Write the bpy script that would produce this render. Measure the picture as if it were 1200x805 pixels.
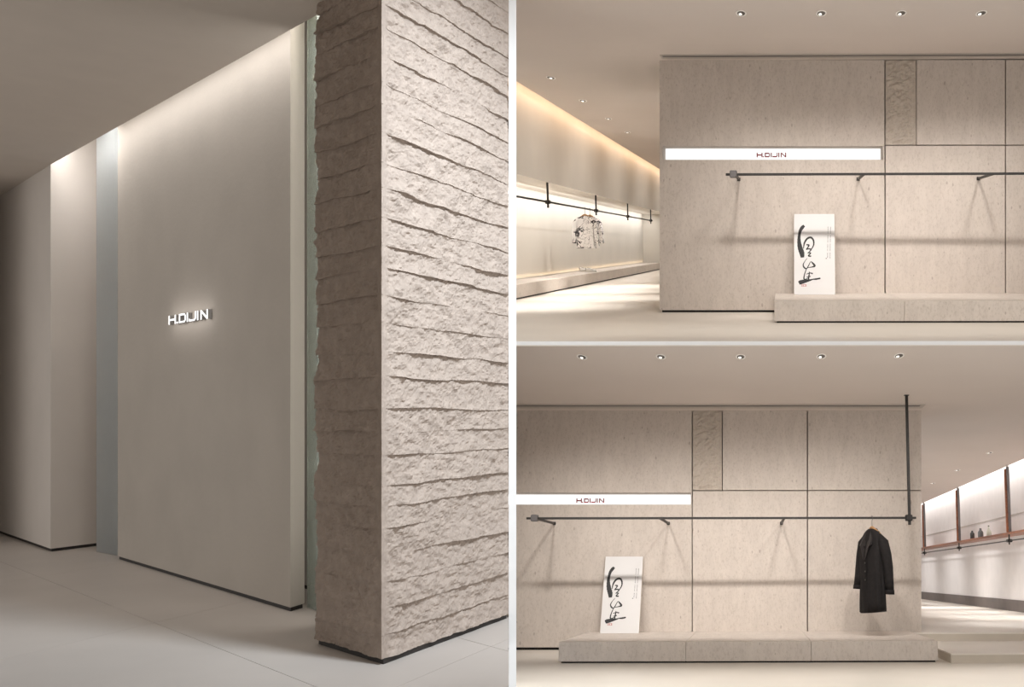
import bpy, bmesh, math, random
import numpy as np
from mathutils import Matrix, Vector

# ------------------------------------------------------------------ scene, camera, world, exposure
for o in list(bpy.data.objects):
    bpy.data.objects.remove(o, do_unlink=True)
scene = bpy.context.scene
COL = scene.collection
F = 1200.0                      # focal length in pixels of the 1200x805 frame
PX, PY = 900.0, 481.0           # principal point
CAMZ = 3.6
cd = bpy.data.cameras.new('camera')
cam = bpy.data.objects.new('camera', cd)
COL.objects.link(cam)
cd.sensor_fit = 'HORIZONTAL'
cd.sensor_width = 36.0
cd.lens = 36.0 * F / 1200.0
cd.shift_x = (600.0 - PX) / 1200.0
cd.shift_y = (PY - 402.5) / 1200.0
cd.clip_end = 200
cam.location = (0, 0, CAMZ)
cam.rotation_euler = (math.radians(90), 0, 0)
scene.camera = cam

world = bpy.data.worlds.new('world')
scene.world = world
world.use_nodes = True
bg = world.node_tree.nodes['Background']
bg.inputs[0].default_value = (1.0, 0.96, 0.925, 1)
bg.inputs[1].default_value = 0.78

scene.view_settings.view_transform = 'Standard'
scene.view_settings.look = 'None'
scene.view_settings.gamma = 1.0
scene.view_settings.exposure = 0.0
scene.view_settings.use_curve_mapping = False
scene.cycles.use_denoising = True
scene.cycles.max_bounces = 8
scene.cycles.diffuse_bounces = 5

# light levels
P_SPOT = 250.0          # main wall-washing downlights, watts each
P_AISLE = 600.0         # small downlights of the aisles
P_BLOCK = 2450.0         # spot on the hewn stone
P_HALO = 0.6            # unseen lamp before the lobby sign, standing in for its halo
P_FRONT = 130.0         # added fill spots for the front of the shop floors, no fixtures
P_COVE = 24.0           # strip above the lobby wall

rng = np.random.default_rng(7)
random.seed(3)


# ------------------------------------------------------------------ rooms (rigid frames)
class Room:
    """local X right along the wall, Y into the depth, Z up; origin on the floor line of the wall"""
    def __init__(s, vp, foot_v, dist):
        d = Vector(((vp[0] - PX) / F, 1.0, (PY - vp[1]) / F)).normalized()
        r = Vector((d.y, -d.x, 0)).normalized()
        u = r.cross(d)
        o = Vector(((vp[0] - PX) / F, 1.0, (PY - foot_v) / F)) * dist + Vector((0, 0, CAMZ))
        s.M = Matrix(((r.x, d.x, u.x, o.x), (r.y, d.y, u.y, o.y), (r.z, d.z, u.z, o.z), (0, 0, 0, 1)))
        s.Mi = s.M.inverted()
        s.c = s.Mi @ Vector((0, 0, CAMZ))

    def ray(s, u, v):
        w = Vector(((u - PX) / F, 1.0, (PY - v) / F))
        return s.Mi.to_3x3() @ w

    def on(s, ax, u, v, val=0.0):
        q = s.ray(u, v)
        t = (val - s.c[ax]) / q[ax]
        return s.c + q * t

    def Y(s, u, v, val=0.0):
        return s.on(1, u, v, val)

    def Z(s, u, v, val=0.0):
        return s.on(2, u, v, val)

    def X(s, u, v, val=0.0):
        return s.on(0, u, v, val)


class World:
    M = Matrix.Translation((0, 0, CAMZ - 1.5))      # lobby floor is z = 0 here


R1 = World()
R2 = Room((916, 286), 366.0, 15.0)
R3 = Room((885, 676), 761.0, 15.87)


def fl(u, v):
    """lobby floor point seen at a pixel"""
    dep = 1.5 * F / (v - PY)
    return Vector(((u - PX) / F * dep, dep, 0))


# ------------------------------------------------------------------ materials
def new_mat(name):
    m = bpy.data.materials.new(name)
    m.use_nodes = True
    return m, m.node_tree, m.node_tree.nodes['Principled BSDF']


def plain(name, col, rough=0.6, metal=0.0, var=0.0, scale=3.0, bump=0.0, bscale=60.0, spec=0.5):
    m, nt, p = new_mat(name)
    p.inputs['Base Color'].default_value = (*col, 1)
    p.inputs['Roughness'].default_value = rough
    p.inputs['Metallic'].default_value = metal
    p.inputs['Specular IOR Level'].default_value = spec
    tc = nt.nodes.new('ShaderNodeTexCoord')
    if var > 0:
        n = nt.nodes.new('ShaderNodeTexNoise')
        n.inputs['Scale'].default_value = scale
        n.inputs['Detail'].default_value = 6
        nt.links.new(tc.outputs['Object'], n.inputs['Vector'])
        r = nt.nodes.new('ShaderNodeValToRGB')
        r.color_ramp.elements[0].position = 0.3
        r.color_ramp.elements[1].position = 0.7
        r.color_ramp.elements[0].color = (*[c * (1 - var) for c in col], 1)
        r.color_ramp.elements[1].color = (*[min(1, c * (1 + var)) for c in col], 1)
        nt.links.new(n.outputs['Fac'], r.inputs['Fac'])
        nt.links.new(r.outputs['Color'], p.inputs['Base Color'])
    if bump > 0:
        n2 = nt.nodes.new('ShaderNodeTexNoise')
        n2.inputs['Scale'].default_value = bscale
        n2.inputs['Detail'].default_value = 5
        nt.links.new(tc.outputs['Object'], n2.inputs['Vector'])
        b = nt.nodes.new('ShaderNodeBump')
        b.inputs['Strength'].default_value = bump
        b.inputs['Distance'].default_value = 0.01
        nt.links.new(n2.outputs['Fac'], b.inputs['Height'])
        nt.links.new(b.outputs['Normal'], p.inputs['Normal'])
    return m


def travertine(name, col, pits=True):
    """limestone with upright faint veins and small dark pits"""
    m, nt, p = new_mat(name)
    N, L = nt.nodes.new, nt.links.new
    p.inputs['Roughness'].default_value = 0.65
    p.inputs['Specular IOR Level'].default_value = 0.3
    tc = N('ShaderNodeTexCoord')
    mp = N('ShaderNodeMapping')
    mp.inputs['Scale'].default_value = (4.5, 1.0, 1.2)
    L(tc.outputs['Object'], mp.inputs['Vector'])
    n1 = N('ShaderNodeTexNoise')
    n1.inputs['Scale'].default_value = 1.6
    n1.inputs['Detail'].default_value = 9
    n1.inputs['Roughness'].default_value = 0.65
    L(mp.outputs['Vector'], n1.inputs['Vector'])
    r1 = N('ShaderNodeValToRGB')
    r1.color_ramp.elements[0].position = 0.32
    r1.color_ramp.elements[1].position = 0.68
    r1.color_ramp.elements[0].color = (*[c * f for c, f in zip(col, (0.92, 0.915, 0.91))], 1)
    r1.color_ramp.elements[1].color = (*[c * f for c, f in zip(col, (1.04, 1.04, 1.035))], 1)
    L(n1.outputs['Fac'], r1.inputs['Fac'])
    # speckle grain
    mp2 = N('ShaderNodeMapping')
    mp2.inputs['Scale'].default_value = (1.6, 1.0, 0.8)
    L(tc.outputs['Object'], mp2.inputs['Vector'])
    n2 = N('ShaderNodeTexNoise')
    n2.inputs['Scale'].default_value = 26
    n2.inputs['Detail'].default_value = 6
    n2.inputs['Roughness'].default_value = 0.75
    L(mp2.outputs['Vector'], n2.inputs['Vector'])
    r2 = N('ShaderNodeValToRGB')
    r2.color_ramp.elements[0].position = 0.34
    r2.color_ramp.elements[1].position = 0.50
    r2.color_ramp.elements[0].color = (0.70, 0.67, 0.64, 1)
    r2.color_ramp.elements[1].color = (1, 1, 1, 1)
    L(n2.outputs['Fac'], r2.inputs['Fac'])
    mx = N('ShaderNodeMix')
    mx.data_type = 'RGBA'
    mx.blend_type = 'MULTIPLY'
    mx.inputs['Factor'].default_value = 0.55
    L(r1.outputs['Color'], mx.inputs['A'])
    L(r2.outputs['Color'], mx.inputs['B'])
    out = mx.outputs['Result']
    if pits:
        v = N('ShaderNodeTexVoronoi')
        v.inputs['Scale'].default_value = 5.5
        L(mp2.outputs['Vector'], v.inputs['Vector'])
        n3 = N('ShaderNodeTexNoise')
        n3.inputs['Scale'].default_value = 2.2
        L(tc.outputs['Object'], n3.inputs['Vector'])
        ma = N('ShaderNodeMath')
        ma.operation = 'MULTIPLY_ADD'
        ma.inputs[1].default_value = 0.30
        ma.inputs[2].default_value = -0.075
        L(n3.outputs['Fac'], ma.inputs[0])
        lt = N('ShaderNodeMath')
        lt.operation = 'LESS_THAN'
        L(v.outputs['Distance'], lt.inputs[0])
        L(ma.outputs['Value'], lt.inputs[1])
        mx2 = N('ShaderNodeMix')
        mx2.data_type = 'RGBA'
        mx2.blend_type = 'MULTIPLY'
        mf = N('ShaderNodeMath')
        mf.operation = 'MULTIPLY'
        mf.inputs[1].default_value = 0.45
        L(lt.outputs['Value'], mf.inputs[0])
        L(mf.outputs['Value'], mx2.inputs['Factor'])
        L(out, mx2.inputs['A'])
        mx2.inputs['B'].default_value = (0.45, 0.40, 0.36, 1)
        out = mx2.outputs['Result']
    L(out, p.inputs['Base Color'])
    b = N('ShaderNodeBump')
    b.inputs['Strength'].default_value = 0.25
    b.inputs['Distance'].default_value = 0.008
    L(n2.outputs['Fac'], b.inputs['Height'])
    L(b.outputs['Normal'], p.inputs['Normal'])
    return m


def emit(name, col, s):
    m = bpy.data.materials.new(name)
    m.use_nodes = True
    nt = m.node_tree
    nt.nodes.clear()
    e = nt.nodes.new('ShaderNodeEmission')
    e.inputs[0].default_value = (*col, 1)
    e.inputs[1].default_value = s
    o = nt.nodes.new('ShaderNodeOutputMaterial')
    nt.links.new(e.outputs[0], o.inputs[0])
    return m


def glass_mat(name, tint, rough, ribs=0.0):
    m, nt, p = new_mat(name)
    p.inputs['Base Color'].default_value = (*tint, 1)
    p.inputs['Roughness'].default_value = rough
    p.inputs['Transmission Weight'].default_value = 0.85
    p.inputs['IOR'].default_value = 1.3
    if ribs > 0:
        tc = nt.nodes.new('ShaderNodeTexCoord')
        w = nt.nodes.new('ShaderNodeTexNoise')
        mp = nt.nodes.new('ShaderNodeMapping')
        mp.inputs['Scale'].default_value = (60, 60, 1.0)
        nt.links.new(tc.outputs['Object'], mp.inputs['Vector'])
        nt.links.new(mp.outputs['Vector'], w.inputs['Vector'])
        b = nt.nodes.new('ShaderNodeBump')
        b.inputs['Strength'].default_value = ribs
        b.inputs['Distance'].default_value = 0.01
        nt.links.new(w.outputs['Fac'], b.inputs['Height'])
        nt.links.new(b.outputs['Normal'], p.inputs['Normal'])
    return m


def print_mat(name):
    """white cloth printed with black ink sprigs"""
    m, nt, p = new_mat(name)
    N, L = nt.nodes.new, nt.links.new
    p.inputs['Roughness'].default_value = 0.85
    tc = N('ShaderNodeTexCoord')
    n = N('ShaderNodeTexNoise')
    n.inputs['Scale'].default_value = 6.5
    n.inputs['Detail'].default_value = 3
    n.inputs['Distortion'].default_value = 1.2
    L(tc.outputs['Object'], n.inputs['Vector'])
    s = N('ShaderNodeMath'); s.operation = 'SUBTRACT'; s.inputs[1].default_value = 0.5
    L(n.outputs['Fac'], s.inputs[0])
    a = N('ShaderNodeMath'); a.operation = 'ABSOLUTE'
    L(s.outputs[0], a.inputs[0])
    n2 = N('ShaderNodeTexNoise')
    n2.inputs['Scale'].default_value = 3.7
    n2.inputs['Detail'].default_value = 2
    L(tc.outputs['Object'], n2.inputs['Vector'])
    w = N('ShaderNodeMapRange')
    w.inputs['From Min'].default_value = 0.45
    w.inputs['From Max'].default_value = 0.72
    w.inputs['To Min'].default_value = 0.008
    w.inputs['To Max'].default_value = 0.10
    L(n2.outputs['Fac'], w.inputs['Value'])
    lt = N('ShaderNodeMath'); lt.operation = 'LESS_THAN'
    L(a.outputs[0], lt.inputs[0])
    L(w.outputs['Result'], lt.inputs[1])
    mx = N('ShaderNodeMix'); mx.data_type = 'RGBA'
    mx.inputs['A'].default_value = (0.80, 0.78, 0.77, 1)
    mx.inputs['B'].default_value = (0.06, 0.055, 0.06, 1)
    L(lt.outputs[0], mx.inputs['Factor'])
    L(mx.outputs['Result'], p.inputs['Base Color'])
    return m


def wood(name, c0, c1):
    m, nt, p = new_mat(name)
    N, L = nt.nodes.new, nt.links.new
    tc = N('ShaderNodeTexCoord')
    w = N('ShaderNodeTexNoise')
    w.inputs['Scale'].default_value = 9
    w.inputs['Detail'].default_value = 6
    w.inputs['Distortion'].default_value = 2
    L(tc.outputs['Object'], w.inputs['Vector'])
    r = N('ShaderNodeValToRGB')
    r.color_ramp.elements[0].color = (*c0, 1)
    r.color_ramp.elements[1].color = (*c1, 1)
    r.color_ramp.elements[0].position = 0.3
    r.color_ramp.elements[1].position = 0.7
    L(w.outputs['Fac'], r.inputs['Fac'])
    L(r.outputs['Color'], p.inputs['Base Color'])
    p.inputs['Roughness'].default_value = 0.4
    return m


MAT = dict(
    plaster=plain('lobby_plaster', (0.475, 0.432, 0.38), 0.8, var=0.05, scale=1.5, bump=0.15, bscale=25),
    plaster_pale=plain('pale_plaster', (0.66, 0.61, 0.56), 0.8, var=0.03, scale=1.5),
    soffit=plain('soffit_paint', (0.64, 0.58, 0.52), 0.9, var=0.02),
    ceil=plain('ceiling_paint', (0.68, 0.618, 0.572), 0.9, var=0.02, scale=0.6),
    shopwall=plain('shop_wall_paint', (0.70, 0.66, 0.60), 0.85, var=0.03, scale=1.0),
    shopwhite=plain('white_wall_paint', (0.80, 0.77, 0.76), 0.85, var=0.03, scale=3.0, bump=0.35, bscale=14),
    tile=plain('lobby_floor_tile', (0.49, 0.445, 0.405), 0.42, var=0.05, scale=1.2, spec=0.3),
    joint=plain('tile_joint', (0.22, 0.18, 0.15), 0.9),
    floor=plain('shop_floor', (0.80, 0.755, 0.69), 0.38, var=0.03, scale=0.9, spec=0.3),
    stepside=plain('step_stone', (0.60, 0.54, 0.46), 0.55, var=0.05, scale=3),
    trav=travertine('limestone_panel', (0.63, 0.565, 0.51)),
    travrough=travertine('limestone_hewn', (0.57, 0.505, 0.44), False),
    plinth=travertine('limestone_plinth', (0.73, 0.665, 0.61)),
    hewn=plain('hewn_limestone', (0.37, 0.305, 0.258), 0.9, var=0.10, scale=14, bump=0.7, bscale=55, spec=0.2),
    dark=plain('dark_recess', (0.020, 0.016, 0.014), 0.6),
    core=plain('dark_joint', (0.03, 0.026, 0.024), 0.9),
    iron=plain('black_iron', (0.028, 0.025, 0.023), 0.5, metal=0.3, var=0.2, scale=20),
    gunmetal=plain('gunmetal', (0.16, 0.15, 0.15), 0.5, metal=0.5),
    slot=plain('grey_slot_metal', (0.50, 0.46, 0.42), 0.6),
    white=plain('white_paint', (0.92, 0.92, 0.91), 0.6),
    board=plain('white_board', (0.70, 0.69, 0.685), 0.5),
    boardedge=plain('board_edge', (0.45, 0.36, 0.28), 0.7),
    ink=plain('black_ink', (0.012, 0.011, 0.011), 0.6),
    print=plain('grey_print', (0.12, 0.12, 0.12), 0.6),
    seal=plain('seal_red', (0.50, 0.22, 0.20), 0.6),
    red=plain('red_letter', (0.42, 0.012, 0.025), 0.5),
    glow=emit('light_panel', (1.0, 0.985, 0.96), 1.12),
    lampglow=emit('lamp_glow', (1.0, 0.93, 0.84), 2.5),
    letterglow=emit('letter_glow', (1.0, 0.98, 0.96), 1.6),
    lettermetal=plain('letter_metal', (0.30, 0.29, 0.28), 0.45, metal=0.4),
    ring=plain('lamp_ring', (0.95, 0.93, 0.90), 0.5),
    reflector=plain('lamp_reflector', (0.05, 0.045, 0.04), 0.35, metal=0.3),
    glass1=glass_mat('ribbed_glass', (0.80, 0.85, 0.86), 0.32, 0.6),
    glass2=glass_mat('green_glass', (0.80, 0.90, 0.84), 0.22, 0.3),
    walnut=wood('walnut', (0.17, 0.052, 0.021), (0.36, 0.130, 0.055)),
    beech=wood('hanger_wood', (0.38, 0.20, 0.09), (0.52, 0.30, 0.14)),
    skirt=plain('dark_skirting', (0.15, 0.125, 0.115), 0.6, var=0.1),
    cloth=plain('black_wool', (0.013, 0.011, 0.011), 0.8, var=0.25, scale=25, bump=0.3, bscale=200, spec=0.3),
    clothsheen=plain('black_satin', (0.020, 0.017, 0.017), 0.5, var=0.15, scale=20),
    button=plain('dark_button', (0.05, 0.045, 0.04), 0.3),
    inkprint=print_mat('ink_print_cotton'),
    shoe=plain('white_leather', (0.80, 0.78, 0.75), 0.5),
    rubber=plain('cream_rubber', (0.74, 0.70, 0.64), 0.6),
    shoedark=plain('dark_leather', (0.06, 0.06, 0.065), 0.5),
    ceramic_black=plain('black_ceramic', (0.015, 0.014, 0.014), 0.4),
    ceramic_grey=plain('grey_ceramic', (0.13, 0.13, 0.13), 0.45),
    ceramic_pale=plain('pale_ceramic', (0.66, 0.68, 0.58), 0.4),
)

# ------------------------------------------------------------------ helpers
def props(o, label=None, cat=None, group=None, kind=None):
    if label: o['label'] = label
    if cat: o['category'] = cat
    if group: o['group'] = group
    if kind: o['kind'] = kind
    return o


def mesh(name, verts, faces, mat, smooth=False):
    me = bpy.data.meshes.new(name)
    me.from_pydata([tuple(v) for v in verts], [], faces)
    me.update()
    bm = bmesh.new()
    bm.from_mesh(me)
    bmesh.ops.recalc_face_normals(bm, faces=bm.faces)
    bm.to_mesh(me)
    bm.free()
    me.materials.append(mat)
    if smooth:
        for p in me.polygons: p.use_smooth = True
    return me


class G:
    """collects geometry in room coordinates"""
    def __init__(s):
        s.v, s.f = [], []

    def add(s, v, f):
        n = len(s.v)
        s.v += [Vector(p) for p in v]
        s.f += [tuple(i + n for i in q) for q in f]
        return s

    def box(s, a, b, bev=0.0):
        x0, y0, z0 = [min(p, q) for p, q in zip(a, b)]
        x1, y1, z1 = [max(p, q) for p, q in zip(a, b)]
        if bev <= 0:
            v = [(x0, y0, z0), (x1, y0, z0), (x1, y1, z0), (x0, y1, z0), (x0, y0, z1), (x1, y0, z1), (x1, y1, z1), (x0, y1, z1)]
            return s.add(v, [(0, 3, 2, 1), (4, 5, 6, 7), (0, 1, 5, 4), (1, 2, 6, 5), (2, 3, 7, 6), (3, 0, 4, 7)])
        bm = bmesh.new()
        bmesh.ops.create_cube(bm, size=1)
        for v in bm.verts:
            v.co = Vector(((x0 + x1) / 2 + v.co.x * (x1 - x0), (y0 + y1) / 2 + v.co.y * (y1 - y0), (z0 + z1) / 2 + v.co.z * (z1 - z0)))
        bmesh.ops.bevel(bm, geom=list(bm.edges), offset=bev, segments=1, affect='EDGES')
        bm.verts.index_update()
        s.add([v.co.copy() for v in bm.verts], [[v.index for v in f.verts] for f in bm.faces])
        bm.free()
        return s

    def prism(s, pts, z0, z1):
        """upright prism over plan points"""
        n = len(pts)
        v = [(p[0], p[1], z0) for p in pts] + [(p[0], p[1], z1) for p in pts]
        f = [tuple(range(n))[::-1], tuple(range(n, 2 * n))] + [(i, (i + 1) % n, n + (i + 1) % n, n + i) for i in range(n)]
        return s.add(v, f)

    def slab(s, pts, off):
        """any planar polygon pushed along off"""
        n = len(pts)
        off = Vector(off)
        v = [Vector(p) for p in pts] + [Vector(p) + off for p in pts]
        f = [tuple(range(n)), tuple(range(n, 2 * n))[::-1]] + [(i, (i + 1) % n, n + (i + 1) % n, n + i) for i in range(n)]
        return s.add(v, f)

    def tube(s, pts, rad, n=8, cap=True, flat=None):
        pts = [Vector(p) for p in pts]
        rads = rad if isinstance(rad, (list, tuple)) else [rad] * len(pts)
        rings = []
        up = None
        for i, p in enumerate(pts):
            t = (pts[min(i + 1, len(pts) - 1)] - pts[max(i - 1, 0)]).normalized()
            if up is None:
                up = Vector((0, 0, 1)) if abs(t.z) < 0.9 else Vector((0, 1, 0))
            a = t.cross(up).normalized()
            b = a.cross(t).normalized()
            up = b
            fy = 1.0 if flat is None else flat
            rings.append([p + a * math.cos(k * 2 * math.pi / n) * rads[i] + b * math.sin(k * 2 * math.pi / n) * rads[i] * fy for k in range(n)])
        v = [q for r in rings for q in r]
        f = []
        for i in range(len(rings) - 1):
            for k in range(n):
                f.append((i * n + k, i * n + (k + 1) % n, (i + 1) * n + (k + 1) % n, (i + 1) * n + k))
        if cap:
            f.append(tuple(range(n))[::-1])
            f.append(tuple((len(rings) - 1) * n + k for k in range(n)))
        return s.add(v, f)

    def lathe(s, prof, n=20, c=(0, 0, 0)):
        v, f = [], []
        for r, z in prof:
            for k in range(n):
                a = 2 * math.pi * k / n
                v.append((c[0] + r * math.cos(a), c[1] + r * math.sin(a), c[2] + z))
        for i in range(len(prof) - 1):
            for k in range(n):
                f.append((i * n + k, i * n + (k + 1) % n, (i + 1) * n + (k + 1) % n, (i + 1) * n + k))
        f.append(tuple(range(n))[::-1])
        f.append(tuple((len(prof) - 1) * n + k for k in range(n)))
        return s.add(v, f)

    def loft(s, rings, cap=True):
        n = len(rings[0])
        v = [p for r in rings for p in r]
        f = []
        for i in range(len(rings) - 1):
            for k in range(n):
                f.append((i * n + k, i * n + (k + 1) % n, (i + 1) * n + (k + 1) % n, (i + 1) * n + k))
        if cap:
            f.append(tuple(range(n))[::-1])
            f.append(tuple((len(rings) - 1) * n + k for k in range(n)))
        return s.add(v, f)


class Thing:
    """an Empty at the base (room point loc, turned rz) that parents its parts"""
    def __init__(s, room, name, loc, label, cat, group=None, rz=0.0, kind=None, local=False):
        s.o = bpy.data.objects.new(name, None)
        COL.objects.link(s.o)
        s.o.empty_display_size = 0.1
        s.T = Matrix.Translation(loc) @ Matrix.Rotation(rz, 4, 'Z')
        s.o.matrix_world = room.M @ s.T
        s.Ti = Matrix.Identity(4) if local else s.T.inverted()
        props(s.o, label, cat, group, kind)

    def part(s, name, g, mat, parent=None, smooth=False, label=None, kind=None):
        me = mesh(name, [s.Ti @ Vector(p) for p in g.v], g.f, MAT[mat], smooth)
        o = bpy.data.objects.new(name, me)
        COL.objects.link(o)
        o.parent = parent or s.o
        if label: o['label'] = label
        if kind: o['kind'] = kind
        return o


def solid(room, name, g, mat, label, cat=None, kind='structure', smooth=False, group=None):
    """one top-level mesh, origin at its own base centre"""
    xs = [p.x for p in g.v]; ys = [p.y for p in g.v]; zs = [p.z for p in g.v]
    c = Vector(((min(xs) + max(xs)) / 2, (min(ys) + max(ys)) / 2, min(zs)))
    me = mesh(name, [p - c for p in g.v], g.f, MAT[mat], smooth)
    o = bpy.data.objects.new(name, me)
    COL.objects.link(o)
    o.matrix_world = room.M @ Matrix.Translation(c)
    o['kind'] = kind
    props(o, label, cat, group)
    o['_c'] = tuple(c)
    return o


def piece(name, g, mat, parent, smooth=False, label=None, kind=None):
    """child of a solid() object, given in room coordinates"""
    c = Vector(parent['_c'])
    me = mesh(name, [p - c for p in g.v], g.f, MAT[mat], smooth)
    o = bpy.data.objects.new(name, me)
    COL.objects.link(o)
    o.parent = parent
    if label: o['label'] = label
    if kind: o['kind'] = kind
    return o


def lamp(room, kind, name, loc, energy, color, aim=None, size=0.1, spot=1.0, blend=1.0, size_y=None, spread=None, parent=None):
    ld = bpy.data.lights.new(name, kind)
    ld.energy = energy
    ld.color = color
    o = bpy.data.objects.new(name, ld)
    COL.objects.link(o)
    if kind == 'SPOT':
        ld.spot_size = spot
        ld.spot_blend = blend
        ld.shadow_soft_size = size
    if kind == 'AREA':
        ld.shape = 'RECTANGLE'
        ld.size = size
        ld.size_y = size_y or size
        if spread: ld.spread = spread
    if kind == 'POINT':
        ld.shadow_soft_size = size
    loc = Vector(loc)
    if aim is not None:
        q = (Vector(aim) - loc).to_track_quat('-Z', 'Y').to_matrix().to_4x4()
    else:
        q = Matrix.Identity(4)
    o.matrix_world = room.M @ Matrix.Translation(loc) @ q
    return o


# value noise (numpy) for the hewn stone
_perm = rng.random((256, 256))


def vnoise(x, y):
    xi = np.floor(x).astype(int); yi = np.floor(y).astype(int)
    fx = x - xi; fy = y - yi
    fx = fx * fx * (3 - 2 * fx); fy = fy * fy * (3 - 2 * fy)
    g = lambda a, b: _perm[a % 256, b % 256]
    return (g(xi, yi) * (1 - fx) + g(xi + 1, yi) * fx) * (1 - fy) + (g(xi, yi + 1) * (1 - fx) + g(xi + 1, yi + 1) * fx) * fy


def fbm(x, y, o=5, gain=0.55):
    t = np.zeros_like(x, dtype=float); a = 1.0; n = 0.0
    for i in range(o):
        t += a * vnoise(x * 2 ** i + 17.3 * i, y * 2 ** i + 5.1 * i)
        n += a; a *= gain
    return t / n - 0.5


# ================================================================== LOBBY (left)
ZS = 2.611 + 1.5                # soffit underside above the lobby floor
UPC = ZS + 0.75                 # upper ceiling over the light slot
A, B, Cc = fl(137.9, 655.2), fl(340.3, 717.0), fl(356.9, 712.0)
K, Lf, Rr = fl(59.4, 646.6), fl(0, 625.2), fl(111.7, 640.0)
P0, P1 = fl(447, 780), fl(367.9, 754.8)
P2 = fl(596, 724.6)
e1 = Vector((1346, -1200, 0)).normalized()      # along the walls towards the viewer
e2 = Vector((319, 1200, 0)).normalized()


def clip(poly, p, n):
    """keep the part of a plan polygon where (q-p).n >= 0"""
    out = []
    for i in range(len(poly)):
        a, b = poly[i], poly[(i + 1) % len(poly)]
        da, db = (a - p).dot(n), (b - p).dot(n)
        if da >= 0: out.append(a)
        if da * db < 0: out.append(a + (b - a) * (da / (da - db)))
    return out


edge_n = Vector((-1.0, -304.2 / 1200.0, 0)).normalized()     # lobby slab ends on this line
zero = Vector((0, 0, 0))
corners = [Vector((-14, 1.8, 0)), Vector((0, 1.8, 0)), Vector((0, 14.5, 0)), Vector((-14, 14.5, 0))]
region = clip(corners, zero, edge_n)
g = G().prism(region, -0.20, -0.012)
floor1 = solid(R1, 'floor', g, 'joint', 'lobby floor of large greige tiles in front of the tall plaster walls', 'floor')
node = fl(181, 729.7)
TL, TW = 3.0, 1.31
for i in range(-4, 6):
    for j in range(-7, 6):
        a = node + e1 * (i * TL + 0.002) + e2 * (j * TW + 0.002)
        q = [a, a + e1 * (TL - 0.004), a + e1 * (TL - 0.004) + e2 * (TW - 0.004), a + e2 * (TW - 0.004)]
        q = clip(q, zero, edge_n)
        for k in range(4):
            if len(q) < 3: break
            d = corners[(k + 1) % 4] - corners[k]
            q = clip(q, corners[k], Vector((-d.y, d.x, 0)).normalized())
        if len(q) >= 3:
            piece('floor_tile', G().prism(q, -0.012, 0.0), 'tile', floor1)

BASE = 0.032


def inset(pts, d):
    """plan polygon shrunk by d (counter-clockwise or clockwise)"""
    c = sum(pts, Vector((0, 0, 0))) / len(pts)
    out = []
    n = len(pts)
    for i in range(n):
        p, a, b = pts[i], pts[i - 1], pts[(i + 1) % n]
        t1, t2 = (p - a).normalized(), (b - p).normalized()
        n1, n2 = Vector((-t1.y, t1.x, 0)), Vector((-t2.y, t2.x, 0))
        if n1.dot(c - p) < 0: n1, n2 = -n1, -n2
        k = 1 + n1.dot(n2)
        out.append(p + (n1 + n2) * (d / max(k, 0.3)))
    return out


# main plaster wall with its short return
main_plan = [A, B, Cc, A + (Cc - B)]
solid(R1, 'wall_back', G().prism(main_plan, BASE, UPC), 'plaster', 'tall greige plaster wall carrying the glowing letters', 'wall')
solid(R1, 'baseboard_back', G().prism(inset(main_plan, 0.012), 0.0, BASE), 'dark', 'dark recessed base strip under the lettered plaster wall', 'baseboard')
# left pier: left face and lit return running back behind the glass
Lx = K + (Lf - K) * 1.8
Rx = K + (Rr - K) * 5.0
pier_plan = [Lx, K, Rx, Rx + (Lx - K)]
solid(R1, 'wall_left', G().prism(pier_plan, BASE, UPC), 'plaster_pale', 'pale plaster pier with lit return at far left of the lobby', 'wall')
solid(R1, 'baseboard_left', G().prism(inset(pier_plan, 0.012), 0.0, BASE), 'dark', 'dark recessed base strip under the left plaster pier', 'baseboard')
# soffit with its sharp edge, and the ceiling above the light slot
S2 = Vector((-3.018, 6.795, 0))
sd = (S2 - K).normalized()
soff = clip([K, K + sd * ((S2 - K).length + 3.0), Vector((-0.4, 1.8, 0)), Vector((-1.6, 1.8, 0)), Vector((-12.2, 14.6, 0)), Lx], zero, edge_n)
solid(R1, 'wall_blocker', G().prism([Vector((-4.5, 5.5, 0)), Vector((-1.55, 1.8, 0)), Vector((-1.75, 1.8, 0)), Vector((-4.7, 5.5, 0))], 0.0, ZS), 'plaster', 'nearer added plaster wall blocking light from the lobby just outside the left edge of view', 'wall')  # unseen wall added to keep front light off the stone's left face
solid(R1, 'wall_blocker', G().prism([Vector((-11.6, 14.4, 0)), Vector((-9.1, 11.2, 0)), Vector((-9.3, 11.2, 0)), Vector((-11.8, 14.4, 0))], 0.0, ZS), 'plaster', 'farther added plaster wall blocking light from the pier just outside the left edge of view', 'wall')  # unseen wall added to shade the left pier
solid(R1, 'ceiling', G().prism(soff, ZS, ZS + 0.10), 'soffit', 'low greige ceiling with a sharp lit edge above the lobby', 'ceiling')
solid(R1, 'ceiling_slot', G().prism(clip([Vector((-13, 5.3, 0)), Vector((-1.0, 5.3, 0)), Vector((-1.0, 9.0, 0)), Vector((-4.0, 14, 0)), Vector((-13, 14, 0))], zero, edge_n), UPC, UPC + 0.1),
      'soffit', 'upper lobby ceiling hidden above the light slot', 'ceiling')
# glass beside the wall ends
ga, gb = fl(113.0, 646.6), fl(137.0, 653.0) + e1 * 0.12 + Vector((0.03, 0.04, 0))
gn = Vector((-(gb - ga).y, (gb - ga).x, 0)).normalized() * 0.02


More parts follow.
